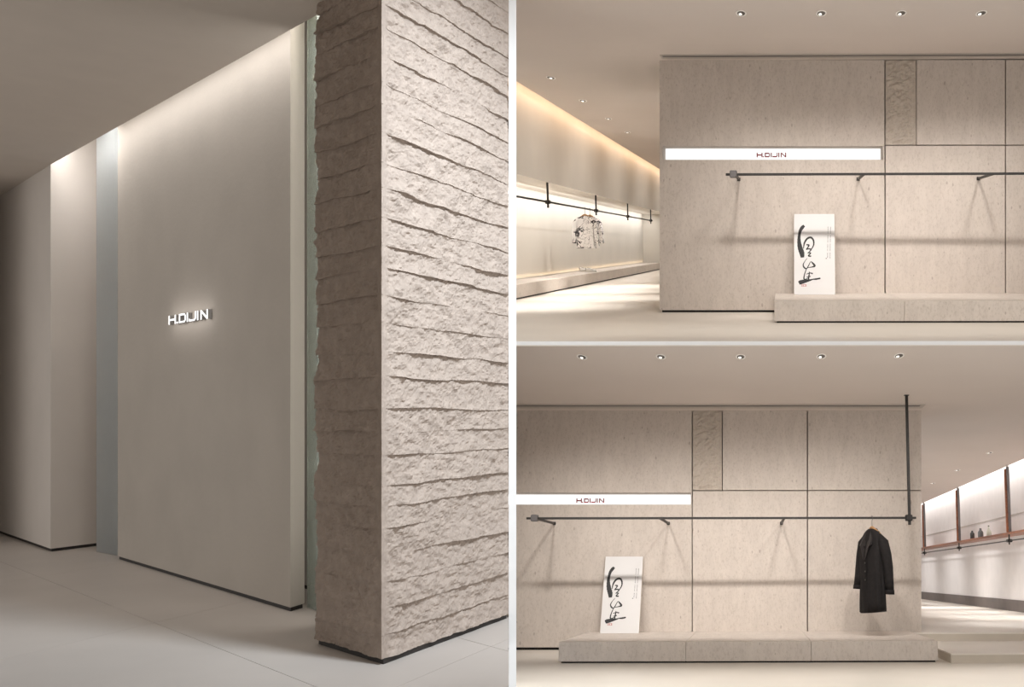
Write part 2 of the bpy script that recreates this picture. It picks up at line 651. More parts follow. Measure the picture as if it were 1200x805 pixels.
def glass(a, b, mat, label, z1=UPC):
    n = Vector((-(b - a).y, (b - a).x, 0)).normalized() * 0.018
    t = Thing(R1, 'glass_partition', (a + b) / 2, label, 'glass panel')
    t.part('glass_pane', G().prism([a, b, b + n, a + n], 0.004, z1), mat)
    t.part('floor_channel', G().prism([a - n * 0.4, b - n * 0.4, b + n * 1.4, a + n * 1.4], 0.0, 0.004), 'slot')


glass(ga, gb, 'glass1', 'tall grey ribbed glass panel between left pier and lettered wall')
ha, hb = Cc + Vector((0.02, 0.0, 0)), fl(371.5, 717.2)
glass(ha, hb, 'glass2', 'narrow greenish glass strip between lettered wall and hewn stone')
# pale wall of the passage behind the glass strips
w0 = Vector((-4.05, 8.75, 0))
pv = [w0 - e1 * 2.2, w0 + e1 * 1.35, w0 + e1 * 1.35 + Vector((0.05, 0.06, 0)), w0 - e1 * 2.2 + Vector((0.05, 0.06, 0))]
solid(R1, 'wall_passage', G().prism(pv, BASE, UPC), 'shopwall', 'pale wall of the passage behind the narrow glass strip', 'wall')
solid(R1, 'baseboard_passage', G().prism(inset(pv, 0.008), 0, BASE), 'dark', 'dark base strip of the passage wall behind the glass', 'baseboard')

# hewn stone block: courses with rough faces, each a piece of its own
P2e = P0 + (P2 - P0) * 1.04      # flattened again on the lobby edge line below
ctr = Vector((-2.05, 7.4, 0))
core_plan = inset([P1, P0, P2e, P1 + (P2e - P0) * 0.9 + Vector((0.0, 0.0, 0))], 0.06)
P2b = P2e + Vector((-0.25, 0.0, 0))
core_plan = [P1 + Vector((0.09, 0.03, 0)), P0 + Vector((-0.01, 0.20, 0)), P2 + Vector((-0.10, -0.02, 0)), P2 + Vector((-0.45, 0.0, 0))]
stone = solid(R1, 'wall_right', G().prism(core_plan, 0.0, 4.82), 'core', 'rough hewn pale limestone wall of stacked courses with one shaded end', 'wall')
bplan = [P1 + Vector((0.03, 0.0, 0)), P0 + Vector((0, 0.03, 0)), P2 + Vector((-0.014, 0, 0)), P2 + Vector((-0.45, 0, 0))]
solid(R1, 'baseboard_right', G().prism(bplan, 0.0, 0.034), 'dark', 'black recessed base strip under the hewn stone wall', 'baseboard')

STEP = 0.0095
l1, l2 = (P0 - P1).length, (P2e - P0).length
n1v = Vector(((P0 - P1).y, -(P0 - P1).x, 0)).normalized()
if n1v.dot(ctr - P0) > 0: n1v = -n1v
n2v = Vector(((P2e - P0).y, -(P2e - P0).x, 0)).normalized()
if n2v.dot(ctr - P0) > 0: n2v = -n2v
mitre = (n1v + n2v) / (1 + n1v.dot(n2v))
k1, k2 = int(l1 / STEP), int(l2 / STEP)
S = np.concatenate([np.linspace(0, l1, k1 + 1), l1 + np.linspace(0, l2, k2 + 1)[1:]])
base_pt, nor = [], []
for s in S:
    if s <= l1 + 1e-9:
        base_pt.append(P1 + (P0 - P1) * (s / l1)); nor.append(mitre if abs(s - l1) < 1e-6 else n1v)
    else:
        base_pt.append(P0 + (P2e - P0) * ((s - l1) / l2)); nor.append(n2v)
base_pt = np.array([tuple(p) for p in base_pt]); nor = np.array([tuple(p) for p in nor])
zb = [0.034]
while zb[-1] < 4.75:
    zb.append(zb[-1] + random.uniform(0.125, 0.185))
for ci in range(len(zb) - 1):
    z0, z1 = zb[ci], zb[ci + 1]
    rows = max(8, int((z1 - z0) / 0.011))
    tt = np.linspace(0, 1, rows + 1)
    SS, TT = np.meshgrid(S, tt)
    ZZ = z0 + (z1 - z0) * TT
    right = SS > l1
    # wandering course lines
    wob = (fbm(SS * 2.2 + 3.1 * ci, SS * 0 + ci * 1.7, 4)) * 0.035
    wob2 = (fbm(SS * 2.2 + 3.1 * (ci + 1), SS * 0 + (ci + 1) * 1.7, 4)) * 0.035
    if ci == 0: wob = wob * 0
    ZZ = ZZ + wob * (1 - TT) + wob2 * TT
    big = fbm(SS * 4.0, ZZ * 5.0, 5, 0.55)
    chip = fbm(SS * 16 + ZZ * 12 + 40, ZZ * 26 - SS * 5, 4, 0.6)      # slanting chisel marks
    fine = fbm(SS * 70, ZZ * 80, 3, 0.6)
    lip = np.clip(0.004 + 0.040 * (fbm(SS * 2.4 + 9.7 * ci, SS * 0 + 31.1 + ci, 3) + 0.22), 0.0, np.where(SS > l1, 0.019, 0.028))
    prof = (1 - TT) ** 2.4 * np.clip(np.abs(SS - l1) / 0.16 - 0.2, 0, 1)                                            # each course leans out to its lower lip
    amp = np.where(right, 1.0, 1.0)
    offc = 0.012 * (fbm(SS * 1.3 + 5.5 * ci, SS * 0 + 77 + ci, 2))
    D = amp * (prof * lip + big * 0.055 + chip * 0.032 + fine * 0.009 + offc)
    # chiselled margin along the corner
    dist = np.abs(SS - l1)
    m = np.clip((dist - 0.028) / 0.07, 0, 1); m = m * m * (3 - 2 * m)
    marg = 0.006 + 0.010 * fbm(SS * 30, ZZ * 9, 3) - 0.012 * np.exp(-((dist - 0.034) / 0.004) ** 2) * right
    D = D * m + marg * (1 - m)
    D = np.maximum(D - 0.012, -0.035)
    # ragged free end at the left
    endd = np.clip(SS / 0.05, 0, 1)
    Vx = base_pt[None, :, 0] + nor[None, :, 0] * D
    Vy = base_pt[None, :, 1] + nor[None, :, 1] * D
    shift = (1 - endd) * (0.012 + 0.028 * fbm(ZZ * 14 + 5, ZZ * 0 + 2.2, 4) * 2)
    tdir = (P0 - P1).normalized()
    Vx = Vx + tdir.x * shift; Vy = Vy + tdir.y * shift
    # keep inside the lobby edge line
    lim = -304.2 / 1200.0 * Vy
    Vx = np.minimum(Vx, lim - 0.0005)
    nr, nc = Vx.shape
    verts = np.stack([Vx, Vy, ZZ], -1).reshape(-1, 3)
    ins = np.minimum(0.10, 0.012 + 0.40 * np.abs(S - l1))
    inner = np.stack([base_pt[:, 0] - nor[:, 0] * ins, base_pt[:, 1] - nor[:, 1] * ins], -1)
    inner[:, 0] = np.minimum(inner[:, 0], -304.2 / 1200.0 * inner[:, 1] - 0.0005)
    vb = np.column_stack([inner, ZZ[0]]); vt = np.column_stack([inner, ZZ[-1]])
    allv = np.vstack([verts, vb, vt])
    faces = []
    for r in range(nr - 1):
        for c in range(nc - 1):
            a = r * nc + c
            faces.append((a, a + 1, a + nc + 1, a + nc))
    ob, ot = nr * nc, nr * nc + nc
    for c in range(nc - 1):
        faces.append((ob + c, ob + c + 1, c + 1, c))
        t0 = (nr - 1) * nc + c
        faces.append((t0, t0 + 1, ot + c + 1, ot + c))
    # left end closed
    faces.append(tuple([ob] + [r * nc for r in range(nr)] + [ot]))
    me = bpy.data.meshes.new('stone_course')
    cc = np.array(stone['_c'])
    me.from_pydata((allv - cc).tolist(), [], faces)
    me.update()
    me.materials.append(MAT['hewn'])
    o = bpy.data.objects.new('stone_course', me)
    COL.objects.link(o)
    o.parent = stone

# glowing letters on the plaster wall --------------------------------------------------
def letters(t=0.25):
    """(name, x0, [convex polygons]) in units of the letter height"""
    R = lambda x0, y0, x1, y1: [(x0, y0), (x1, y0), (x1, y1), (x0, y1)]
    out = []
    out.append((0.0, [R(0, 0, t, 1), R(1.2, 0, 1.2 + t, 1), R(t, 0.5 - t * 0.52, 1.2, 0.5 + t * 0.52)]))
    out.append((1.53, [R(0, 0, 0.26, t)]))
    out.append((2.02, [R(0, 0.0, t, 1.0 - t), R(t, 0, 1.02, t), [(1.02, 0), (1.28, 0.26), (1.08, 0.34), (0.98, t)], R(1.08, 0.30, 1.28, 0.72),
                       [(1.08, 0.66), (1.28, 0.74), (1.02, 1.0), (0.98, 0.8)], R(0.0, 1.0 - t, 1.02, 1.0)]))
    out.append((3.50, [R(0, 0, t, 1)]))
    out.append((3.92, [R(0, 0, 0.98, t), [(0.98, 0), (1.28, 0.28), (1.08, 0.36), (0.94, t)], R(1.08, 0.30, 1.28, 1.0), [(0, t), (0.16, t), (0.0, 0.34)]]))
    out.append((5.38, [R(0, 0, t, 1)]))
    out.append((5.98, [R(0, 0, t, 1), R(1.08, 0, 1.08 + t, 1), [(t, 1.0), (t, 0.74), (1.08, 0.0), (1.08, 0.26)]]))
    return out


LOGO = letters(0.26)
LOGO_THIN = letters(0.19)
LOGO_W = 7.26


def poly_slab(g, polys, o, ux, uy, n, h, off, th):
    """polygons of one letter laid on a plane"""
    for p in polys:
        g.slab([o + ux * (x * h) + uy * (y * h) + n * off for x, y in p], n * th)
    return g


wd = (B - A).normalized()
wn = Vector((wd.y, -wd.x, 0)).normalized()      # towards the room
if wn.y > 0: wn = -wn


def on_wall(u, v, off=0.0):
    q = Vector(((u - PX) / F, 1.0, (PY - v) / F))
    o = Vector((0, 0, 1.5))
    p = A + wn * off
    t = (p - o).dot(wn) / q.dot(wn)
    return o + q * t


lo = on_wall(197.8, 380.6, 0.034)
hi = on_wall(243.6, 374.3, 0.034)
lx = (Vector((hi.x, hi.y, 0)) - Vector((lo.x, lo.y, 0)))
lh = lx.length / LOGO_W * 1.0
lx.normalize()
lh_v = (on_wall(197.8, 370.2, 0.034) - lo).z
sign = Thing(R1, 'illuminated_sign', lo, 'glowing white raised letter sign with halo on the lobby wall', 'sign')
up = Vector((0, 0, lh_v / lh))
for x0, polys in LOGO_THIN:
    o = lo + lx * (x0 * lh)
    body = sign.part('letter', poly_slab(G(), polys, o, lx, up, wn, lh, -0.031, 0.0305), 'lettermetal')
    sign.part('letter_face', poly_slab(G(), polys, o, lx, up, wn, lh, 0.0, 0.002), 'letterglow', body, label='glowing white letter face')

hc = (lo + hi) / 2 + wn * 0.13 + Vector((0, 0, 0.04))
HL = lamp(R1, 'AREA', 'halo_fill', hc, P_HALO, (1.0, 0.95, 0.93), aim=hc - wn, size=lx.length * LOGO_W * lh, size_y=0.10)  # unseen lamp before the wall, added to make the halo
# lobby lights: strip in the slot, spot on the stone, added fills by the passage
mid = (K + S2) / 2
sl = (S2 - K).length
back = -wn
stripc = mid - wn * 0.05 + Vector((0, 0, ZS + 0.22))
ax = sd
L = lamp(R1, 'AREA', 'slot_light', stripc, P_COVE, (1.0, 0.975, 0.96), aim=stripc + back * 0.22 + Vector((0, 0, -0.6)), size=sl + 1.0, size_y=0.06)
q = (back * 0.22 + Vector((0, 0, -0.6))).normalized()
zaxis = -q
xaxis = ax
yaxis = zaxis.cross(xaxis).normalized()
xaxis = yaxis.cross(zaxis)
L.matrix_world = R1.M @ Matrix(((xaxis.x, yaxis.x, zaxis.x, stripc.x), (xaxis.y, yaxis.y, zaxis.y, stripc.y), (xaxis.z, yaxis.z, zaxis.z, stripc.z), (0, 0, 0, 1)))
lamp(R1, 'SPOT', 'stone_spot', (1.3, 4.4, 5.9), P_BLOCK, (0.82, 0.91, 1.0), aim=(-2.05, 6.9, 1.9), size=0.5, spot=math.radians(58), blend=1.0)
lamp(R1, 'AREA', 'pier_fill', (-6.98, 10.34, 4.55), 13, (1.0, 0.96, 0.93), aim=(-7.5, 11.0, 2.6), size=0.4, size_y=0.3)  # unseen area light added to brighten the pier return
lamp(R1, 'POINT', 'passage_fill', (-3.05, 7.45, 4.55), 14, (1.0, 0.95, 0.88), size=0.1)  # unseen fill added in the slot for the wall return and glass

vs = lamp(R1, 'AREA', 'reveal_fill', (-3.02, 7.12, 2.3), 12, (1.0, 0.95, 0.90), aim=(-3.50, 7.80, 2.3), size=0.05, size_y=4.0)  # unseen strip added behind the stone to brighten the wall return
# party wall between the lobby and the two shop views
pe = lambda u, y: Vector(((u - PX) / F * y, y, 0))
solid(R1, 'wall_party', G().prism([pe(596.2, 7.42), pe(605.0, 7.42), pe(604.6, 10.9), pe(597, 10.9)], -2.6, 5.2), 'white', 'thin white party wall end between the lobby and the shop rooms', 'wall')


# ================================================================== SHOP ROOMS (right)
def plate(room, u0, v0, u1, v1, y0, y1, inset_px=0.0):
    """stone panel whose face fills a rectangle of the wall plane"""
    q = [room.Y(u0, v1, y0), room.Y(u1, v1, y0), room.Y(u1, v0, y0), room.Y(u0, v0, y0)]
    return G().slab(q, (0, y1 - y0, 0))


def hewn_plate(room, u0, v0, u1, v1, y0, y1):
    a, b, c, d = room.Y(u0, v1, y0), room.Y(u1, v1, y0), room.Y(u1, v0, y0), room.Y(u0, v0, y0)
    nx, nz = 26, 74
    X, Zz = np.meshgrid(np.linspace(0, 1, nx + 1), np.linspace(0, 1, nz + 1))
    h = 0.030 * np.abs(fbm(X * 2.2 + Zz * 3.0, Zz * 15 - X * 2.0, 4)) * 2 + 0.022 * fbm(X * 9, Zz * 26, 3)
    edge = np.minimum(np.minimum(X, 1 - X) / 0.08, np.minimum(Zz, 1 - Zz) / 0.03)
    h = h * np.clip(edge, 0, 1)
    g = G()
    vs = []
    for j in range(nz + 1):
        for i in range(nx + 1):
            p = (a * (1 - X[j, i]) + b * X[j, i]) * (1 - Zz[j, i]) + (d * (1 - X[j, i]) + c * X[j, i]) * Zz[j, i]
            vs.append(p + Vector((0, 0.012 - 1.6 * h[j, i], 0)))
    fs = [(j * (nx + 1) + i, j * (nx + 1) + i + 1, (j + 1) * (nx + 1) + i + 1, (j + 1) * (nx + 1) + i) for j in range(nz) for i in range(nx)]
    g.add(vs, fs)
    g.slab([p + Vector((0, 0.03, 0)) for p in (a, b, c, d)], (0, y1 - y0 - 0.03, 0))
    return g


def downlight(room, x, y, z, label, group, power, aim, spot_deg, r=0.060, col=(1.0, 0.945, 0.895), detailed=True):
    t = Thing(room, 'ceiling_downlight', (x, y, z), label, 'ceiling light', group)
    def oval(g):
        g.v = [Vector((p.x, y + (p.y - y) * 2.6, p.z)) for p in g.v]
        return g
    t.part('trim_ring', oval(G().lathe([(r * 0.74, -0.0005), (r * 0.74, -0.003), (r, -0.003), (r, -0.0005)], 28, (x, y, z))), 'ring')
    t.part('reflector', oval(G().lathe([(r * 0.74, -0.001), (r * 0.74, -0.0025)], 28, (x, y, z))), 'reflector')
    cx, cy = x - 0.010, y + 0.25 * r
    t.part('lamp_face', oval(G().lathe([(r * 0.30, -0.0022), (r * 0.28, -0.0045)], 18, (cx, cy, z))), 'lampglow')
    L = lamp(room, 'SPOT', 'downlight_lamp', (x, y, z - 0.03), power, col, aim=aim, size=0.11, spot=math.radians(spot_deg), blend=1.0)
    return t


def strip_light(room, name, x, y0, y1, z, power, col, direction, width=0.05, spread=None):
    """long hidden strip along the depth"""
    ld = bpy.data.lights.new(name, 'AREA')
    ld.shape = 'RECTANGLE'
    ld.size = width
    ld.size_y = abs(y1 - y0)
    ld.energy = power
    ld.color = col
    if spread: ld.spread = spread
    o = bpy.data.objects.new(name, ld)
    COL.objects.link(o)
    za = -Vector(direction).normalized()
    ya = Vector((0, 1, 0))
    xa = ya.cross(za).normalized()
    c = Vector((x, (y0 + y1) / 2, z))
    o.matrix_world = room.M @ Matrix(((xa.x, ya.x, za.x, c.x), (xa.y, ya.y, za.y, c.y), (xa.z, ya.z, za.z, c.z), (0, 0, 0, 1)))
    return o


def sign_band(room, u0, u1, v0, v1, depth, tx0, tx1, tv0, tv1, where):
    """recessed light band in the stone wall with red letters"""
    a, b = room.Y(u0, v1, depth), room.Y(u1, v0, depth)
    t = Thing(room, 'light_band_sign', ((a.x + b.x) / 2, depth, a.z), 'white glowing band sign with red letters in the stone wall of the %s shop room' % where, 'sign')
    t.part('light_panel', G().box((a.x, depth - 0.006, a.z - 0.02), (b.x, depth + 0.03, b.z + 0.02)), 'glow')
    p0, p1 = room.Y(tx0, tv1, depth - 0.012), room.Y(tx1, tv0, depth - 0.012)
    h = p1.z - p0.z
    ux = Vector(((p1.x - p0.x) / (LOGO_W * h), 0, 0))
    for x0, polys in LOGO:
        t.part('letter', poly_slab(G(), polys, p0 + ux * (x0 * h), ux, Vector((0, 0, 1)), Vector((0, 1, 0)), h, 0.0, 0.006), 'red')
    return t


def catmull(pts, n=6):
    out = []
    P = [pts[0]] + list(pts) + [pts[-1]]
    for i in range(1, len(P) - 2):
        p0, p1, p2, p3 = [np.array(q, float) for q in P[i - 1:i + 3]]
        for k in range(n):
            t = k / n
            out.append(0.5 * ((2 * p1) + (-p0 + p2) * t + (2 * p0 - 5 * p1 + 4 * p2 - p3) * t * t + (-p0 + 3 * p1 - 3 * p2 + p3) * t ** 3))
    out.append(np.array(pts[-1], float))
    return out


STROKES = [
    [(128, 152, 22), (112, 168, 30), (94, 198, 27), (85, 240, 24), (83, 290, 30), (92, 350, 42), (108, 400, 44), (113, 440, 30)],
    [(122, 360, 6), (130, 310, 14), (155, 270, 17), (186, 260, 18), (207, 282, 15), (212, 318, 12), (202, 348, 10), (186, 372, 7)],
    [(146, 325, 8), (168, 328, 14), (163, 345, 10), (148, 367, 9), (166, 362, 11), (188, 368, 12), (172, 390, 8), (160, 400, 6), (186, 398, 9), (166, 424, 11), (190, 428, 13)],
    [(156, 446, 4), (133, 476, 6), (120, 505, 10), (130, 530, 13), (150, 538, 9), (166, 515, 8), (186, 478, 6), (204, 490, 13), (221, 514, 19), (200, 524, 10), (160, 531, 5)],
    [(150, 540, 7), (132, 590, 9), (127, 628, 12), (142, 634, 8), (166, 620, 6)],
    [(176, 566, 7), (172, 600, 12), (166, 640, 12)],
    [(150, 588, 6), (180, 578, 8), (206, 584, 13)],
    [(150, 614, 5), (186, 608, 10)],
    [(82, 668, 30), (100, 660, 38), (150, 648, 27), (188, 640, 14), (208, 634, 10), (236, 632, 15), (274, 625, 13)],
]


def calligraphy_board(room, uc0, uc1, v_bot, v_top, ztop, where):
    """white board leaning on the wall, bottom edge out on the plinth"""
    b0 = room.Z(uc0, v_bot, ztop)
    b1 = room.Z(uc1, v_bot, ztop)
    Wd = b1.x - b0.x
    cx, yb = (b0.x + b1.x) / 2, b0.y
    top = room.Y(uc0, v_top, -0.03)
    dz, dy = top.z - ztop, -0.03 - yb
    Hh = math.hypot(dz, dy)
    ux = Vector((1, 0, 0)); uy = Vector((0, dy, dz)) / Hh
    n = ux.cross(uy)                       # faces the room
    if n.y > 0: n = -n
    o = Vector((cx - Wd / 2, yb, ztop + 0.002))
    t = Thing(room, 'calligraphy_board', (cx, yb, ztop), 'white board with black brush calligraphy leaning on the stone wall in the %s shop room' % where, 'board')
    th = -n * 0.028
    t.part('board', G().slab([o, o + ux * Wd, o + ux * Wd + uy * Hh, o + uy * Hh], th), 'board')
    e = 0.004
    for q in ([o - ux * e, o, o + uy * Hh, o + uy * Hh - ux * e], [o + ux * Wd, o + ux * (Wd + e), o + ux * (Wd + e) + uy * Hh, o + ux * Wd + uy * Hh]):
        t.part('edge_strip', G().slab(q, th), 'boardedge', label='thin brown edge of the board')

    def P(x, y):
        wpx = 348 + 20 * (y - 47) / 722
        return o + ux * ((x - 40) / wpx * Wd) + uy * ((1 - (y - 47) / 722) * Hh) + n * 0.002
    ink = G()
    for s in STROKES:
        c = catmull(s)
        L0, R0 = [], []
        for i, q in enumerate(c):
            d = c[min(i + 1, len(c) - 1)][:2] - c[max(i - 1, 0)][:2]
            d = d / (np.linalg.norm(d) + 1e-9)
            w = q[2] / 2 * (1 + 0.06 * math.sin(i * 2.3))
            L0.append((q[0] - d[1] * w, q[1] + d[0] * w)); R0.append((q[0] + d[1] * w, q[1] - d[0] * w))
        v = [P(*p) for p in L0] + [P(*p) for p in R0]
        m = len(c)
        ink.add(v, [(i, i + 1, m + i + 1, m + i) for i in range(m - 1)])
    t.part('calligraphy', ink, 'ink')
    pr = G()
    r = random.Random(5)
    for x, runs in ((334, [(163, 220), (240, 302), (318, 380), (396, 440)]), (356, [(163, 222), (240, 300), (316, 382), (394, 450)])):
        for a, b in runs:
            y = a
            while y < b:
                l = r.uniform(2.5, 5.5)
                w = r.uniform(1.8, 3.0)
                pr.add([P(x - w, y), P(x + w, y), P(x + w, y + l), P(x - w, y + l)], [(0, 1, 2, 3)])
                y += l + r.uniform(1.5, 3)
    pr.add([P(318, 444), P(328, 444), P(328, 452), P(318, 452)], [(0, 1, 2, 3)])
    t.part('small_print', pr, 'print', kind='stuff')
    se = G()
    for x0, y0, x1, y1 in ((104, 678, 148, 682), (104, 694, 150, 698), (104, 682, 108, 694), (122, 682, 127, 694), (140, 680, 148, 696), (112, 686, 120, 690)):
        se.add([P(x0, y0), P(x1, y0), P(x1, y1), P(x0, y1)], [(0, 1, 2, 3)])
    t.part('seal', se, 'seal', label='small red seal mark')
    return t


def hanger(room, top, rz, width, label, group=None, drop=0.0):
    """wooden clothes hanger; top is the point of the rail it hooks over"""
    t = Thing(room, 'clothes_hanger', top, label, 'hanger', group, rz=rz, local=True)
    hk = []
    for a in range(-30, 215, 20):
        hk.append((0.016 * math.cos(math.radians(a)) * 1.0, 0, -0.005 + 0.018 * math.sin(math.radians(a))))
    hk = hk[::-1]
    hk += [(0.014, 0, -0.03), (0.0, 0, -0.055), (0, 0, -0.10 - drop)]
    t.part('hook', G().tube(hk, 0.004, 6), 'gunmetal', smooth=True)
    w = width / 2
    t.part('shoulder_bar', G().tube([(-w, 0.02, -0.19 - drop), (-w * 0.6, 0.005, -0.145 - drop), (-w * 0.2, 0, -0.105 - drop), (0, 0, -0.092 - drop), (w * 0.2, 0, -0.105 - drop), (w * 0.6, 0.005, -0.145 - drop), (w, 0.02, -0.19 - drop)],
                                       [0.014, 0.018, 0.021, 0.023, 0.021, 0.018, 0.014], 8, flat=1.0), 'beech', smooth=True)
    return t


def ring_pts(cx, cy, z, a, b, n, k=0.0, ph=0.0, freq=7, p=2.5, tilt=0.0):
    out = []
    for i in range(n):
        th = 2 * math.pi * i / n
        c, s = math.cos(th), math.sin(th)
        r = (abs(c) ** p + abs(s) ** p) ** (-1 / p)
        w = 1 + k * math.sin(freq * th + ph) + 0.5 * k * math.sin((freq * 2 + 1) * th + ph * 2)
        out.append(Vector((cx + a * r * c * w, cy + b * r * s * w, z + tilt * c)))
    return out


def coat(room, top, rz, label):
    """long single-breasted coat; front faces local -Y"""
    t = Thing(room, 'coat', top, label, 'coat', rz=rz, local=True)
    prof = [(-0.115, 0.060, 0.050, 0.0), (-0.130, 0.100, 0.060, 0.0), (-0.160, 0.155, 0.068, 0.0), (-0.200, 0.195, 0.078, 0.0), (-0.260, 0.215, 0.095, 0.005),
            (-0.36, 0.220, 0.110, 0.01), (-0.50, 0.212, 0.118, 0.015), (-0.66, 0.205, 0.118, 0.02), (-0.82, 0.212, 0.122, 0.035), (-1.00, 0.224, 0.128, 0.05),
            (-1.16, 0.230, 0.128, 0.06), (-1.295, 0.234, 0.130, 0.065)]
    rings = [ring_pts(0, 0, z, a, b, 64, k, z * 1.3, 7, 2.4, 0.02 if z < -1.2 else 0) for z, a, b, k in prof]
    t.part('body', G().loft(rings), 'cloth', smooth=True)
    for s in (-1, 1):
        if s < 0:
            pts = [(-0.165, 0.0, -0.215), (-0.222, -0.005, -0.31), (-0.255, -0.02, -0.48), (-0.268, -0.035, -0.64), (-0.275, -0.055, -0.80), (-0.278, -0.075, -0.93)]
        else:
            pts = [(0.165, 0.005, -0.215), (0.222, 0.03, -0.31), (0.25, 0.06, -0.48), (0.255, 0.085, -0.66), (0.258, 0.095, -0.84), (0.262, 0.10, -1.00)]
        t.part('sleeve', G().tube(pts, [0.040, 0.078, 0.075, 0.070, 0.065, 0.062], 18), 'cloth', smooth=True)
        e = Vector(pts[-1])
        t.part('cuff', G().tube([e + Vector((0, 0, 0.02)), e + Vector((0.002 * s, -0.004, -0.04))], [0.066, 0.069], 18), 'cloth', smooth=True)
    # right front overlapping the left, with a free edge
    fr = []
    for z, a, b, k in prof[5:]:
        fr.append((z, b))
    v, f = [], []
    for i, (z, b) in enumerate(fr):
        for j in range(7):
            x = -0.165 + 0.20 * j / 6
            v.append((x, -b * (1 - 0.22 * abs(x / 0.22) ** 2) - 0.012 - 0.006 * math.sin(j * 1.4 + z * 9), z))
    for i in range(len(fr) - 1):
        for j in range(6):
            f.append((i * 7 + j, i * 7 + j + 1, (i + 1) * 7 + j + 1, (i + 1) * 7 + j))
    t.part('front_panel', G().add(v, f), 'cloth', smooth=True)
    for s in (-1, 1):
        pts = [(s * 0.055, -0.052, -0.150), (s * 0.135, -0.092, -0.262), (s * 0.150, -0.112, -0.345), (s * 0.108, -0.130, -0.365), (s * 0.020, -0.142, -0.560), (s * 0.010, -0.120, -0.42), (s * 0.030, -0.075, -0.24)]
        t.part('lapel', G().slab(pts, (0, -0.012, 0)), 'clothsheen')
    c0 = [(0.075 * math.cos(a), 0.058 * math.sin(a) - 0.004, -0.142 - 0.02 * math.sin(a) * -1) for a in np.linspace(-0.9, math.pi + 0.9, 15)]
    t.part('collar', G().tube(c0, 0.022, 8), 'clothsheen', smooth=True)
    for z in (-0.60, -0.72, -0.84):
        t.part('button', G().tube([(0.012, -0.138, z), (0.012, -0.147, z)], 0.012, 10), 'button')
    return t


def shirt(room, top, rz, label, group, w=0.27, h=0.64):
    top = Vector(top) - Vector((0, 0, 0.075))
    t = Thing(room, 'printed_shirt', top, label, 'shirt', group, rz=rz, local=True)
    prof = [(-0.110, 0.055, 0.030, 0.0), (-0.120, 0.10, 0.036, 0.0), (-0.138, w * 0.80, 0.042, 0.0), (-0.160, w * 0.97, 0.048, 0.0), (-0.22, w * 0.97, 0.06, 0.01),
            (-0.36, w * 0.92, 0.07, 0.02), (-0.52, w * 0.95, 0.075, 0.035), (-0.66, w * 0.98, 0.08, 0.05), (-0.115 - h, w, 0.082, 0.06)]
    rings = [ring_pts(0, 0, z, a, b, 48, k, z, 6, 2.6) for z, a, b, k in prof]
    t.part('body', G().loft(rings), 'inkprint', smooth=True)
    for s in (-1, 1):
        pts = [(s * w * 0.86, 0, -0.165), (s * (w + 0.025), 0, -0.26), (s * (w + 0.045), -0.01, -0.45), (s * (w + 0.06), -0.02, -0.72)]
        t.part('sleeve', G().tube(pts, [0.035, 0.056, 0.055, 0.052], 14), 'inkprint', smooth=True)
    for s in (-1, 1):
        t.part('collar', G().slab([(s * 0.05, -0.030, -0.110), (s * 0.085, -0.050, -0.165), (s * 0.03, -0.066, -0.215), (s * 0.012, -0.05, -0.15)], (0, -0.008, 0)), 'inkprint')
    t.part('placket', G().slab([(-0.012, -0.058, -0.2), (0.012, -0.058, -0.2), (0.014, -0.090, -0.74), (-0.014, -0.090, -0.74)], (0, -0.006, 0)), 'inkprint')
    return t


def sneaker(room, loc, rz, label):
    """low sneaker, toe towards local +X"""
    t = Thing(room, 'sneaker', loc, label, 'shoe', 'white sneakers on the bench', rz=rz, local=True)
    xs = [-0.140, -0.132, -0.10, -0.05, 0.0, 0.05, 0.095, 0.125, 0.142, 0.148]
    hw = [0.020, 0.034, 0.038, 0.036, 0.037, 0.044, 0.046, 0.036, 0.020, 0.008]
    top = [0.105, 0.112, 0.105, 0.092, 0.096, 0.082, 0.066, 0.056, 0.045, 0.036]
    so, upp = [], []
    for x, w, h in zip(xs, hw, top):
        so.append([Vector((x * 1.03, (w + 0.005) * math.cos(a), 0.016 + 0.016 * math.sin(a) * (1 if abs(math.sin(a)) < 0.8 else 1))) for a in np.linspace(0, 2 * math.pi, 17)[:-1]])
        upp.append([Vector((x, w * math.copysign(abs(math.cos(a)) ** 0.8, math.cos(a)), 0.026 + (h - 0.026) * (0.5 + 0.5 * math.sin(a)))) for a in np.linspace(0, 2 * math.pi, 17)[:-1]])
    t.part('sole', G().loft(so), 'rubber', smooth=True)
    t.part('upper', G().loft(upp), 'shoe', smooth=True)
    t.part('heel_tab', G().tube([(-0.138, 0, 0.045), (-0.142, 0, 0.108)], [0.018, 0.016], 8), 'shoedark', smooth=True, label='dark heel tab')
    t.part('opening', G().tube([(-0.095, 0, 0.106), (-0.02, 0, 0.0965)], [0.026, 0.020], 10, flat=0.25), 'shoedark')
    for i in range(4):
        x = 0.0 + i * 0.022
        z = 0.100 - i * 0.0085
        t.part('lace', G().tube([(x, -0.024, z - 0.008), (x + 0.004, 0, z), (x, 0.024, z - 0.008)], 0.004, 6), 'rubber', smooth=True)
    return t


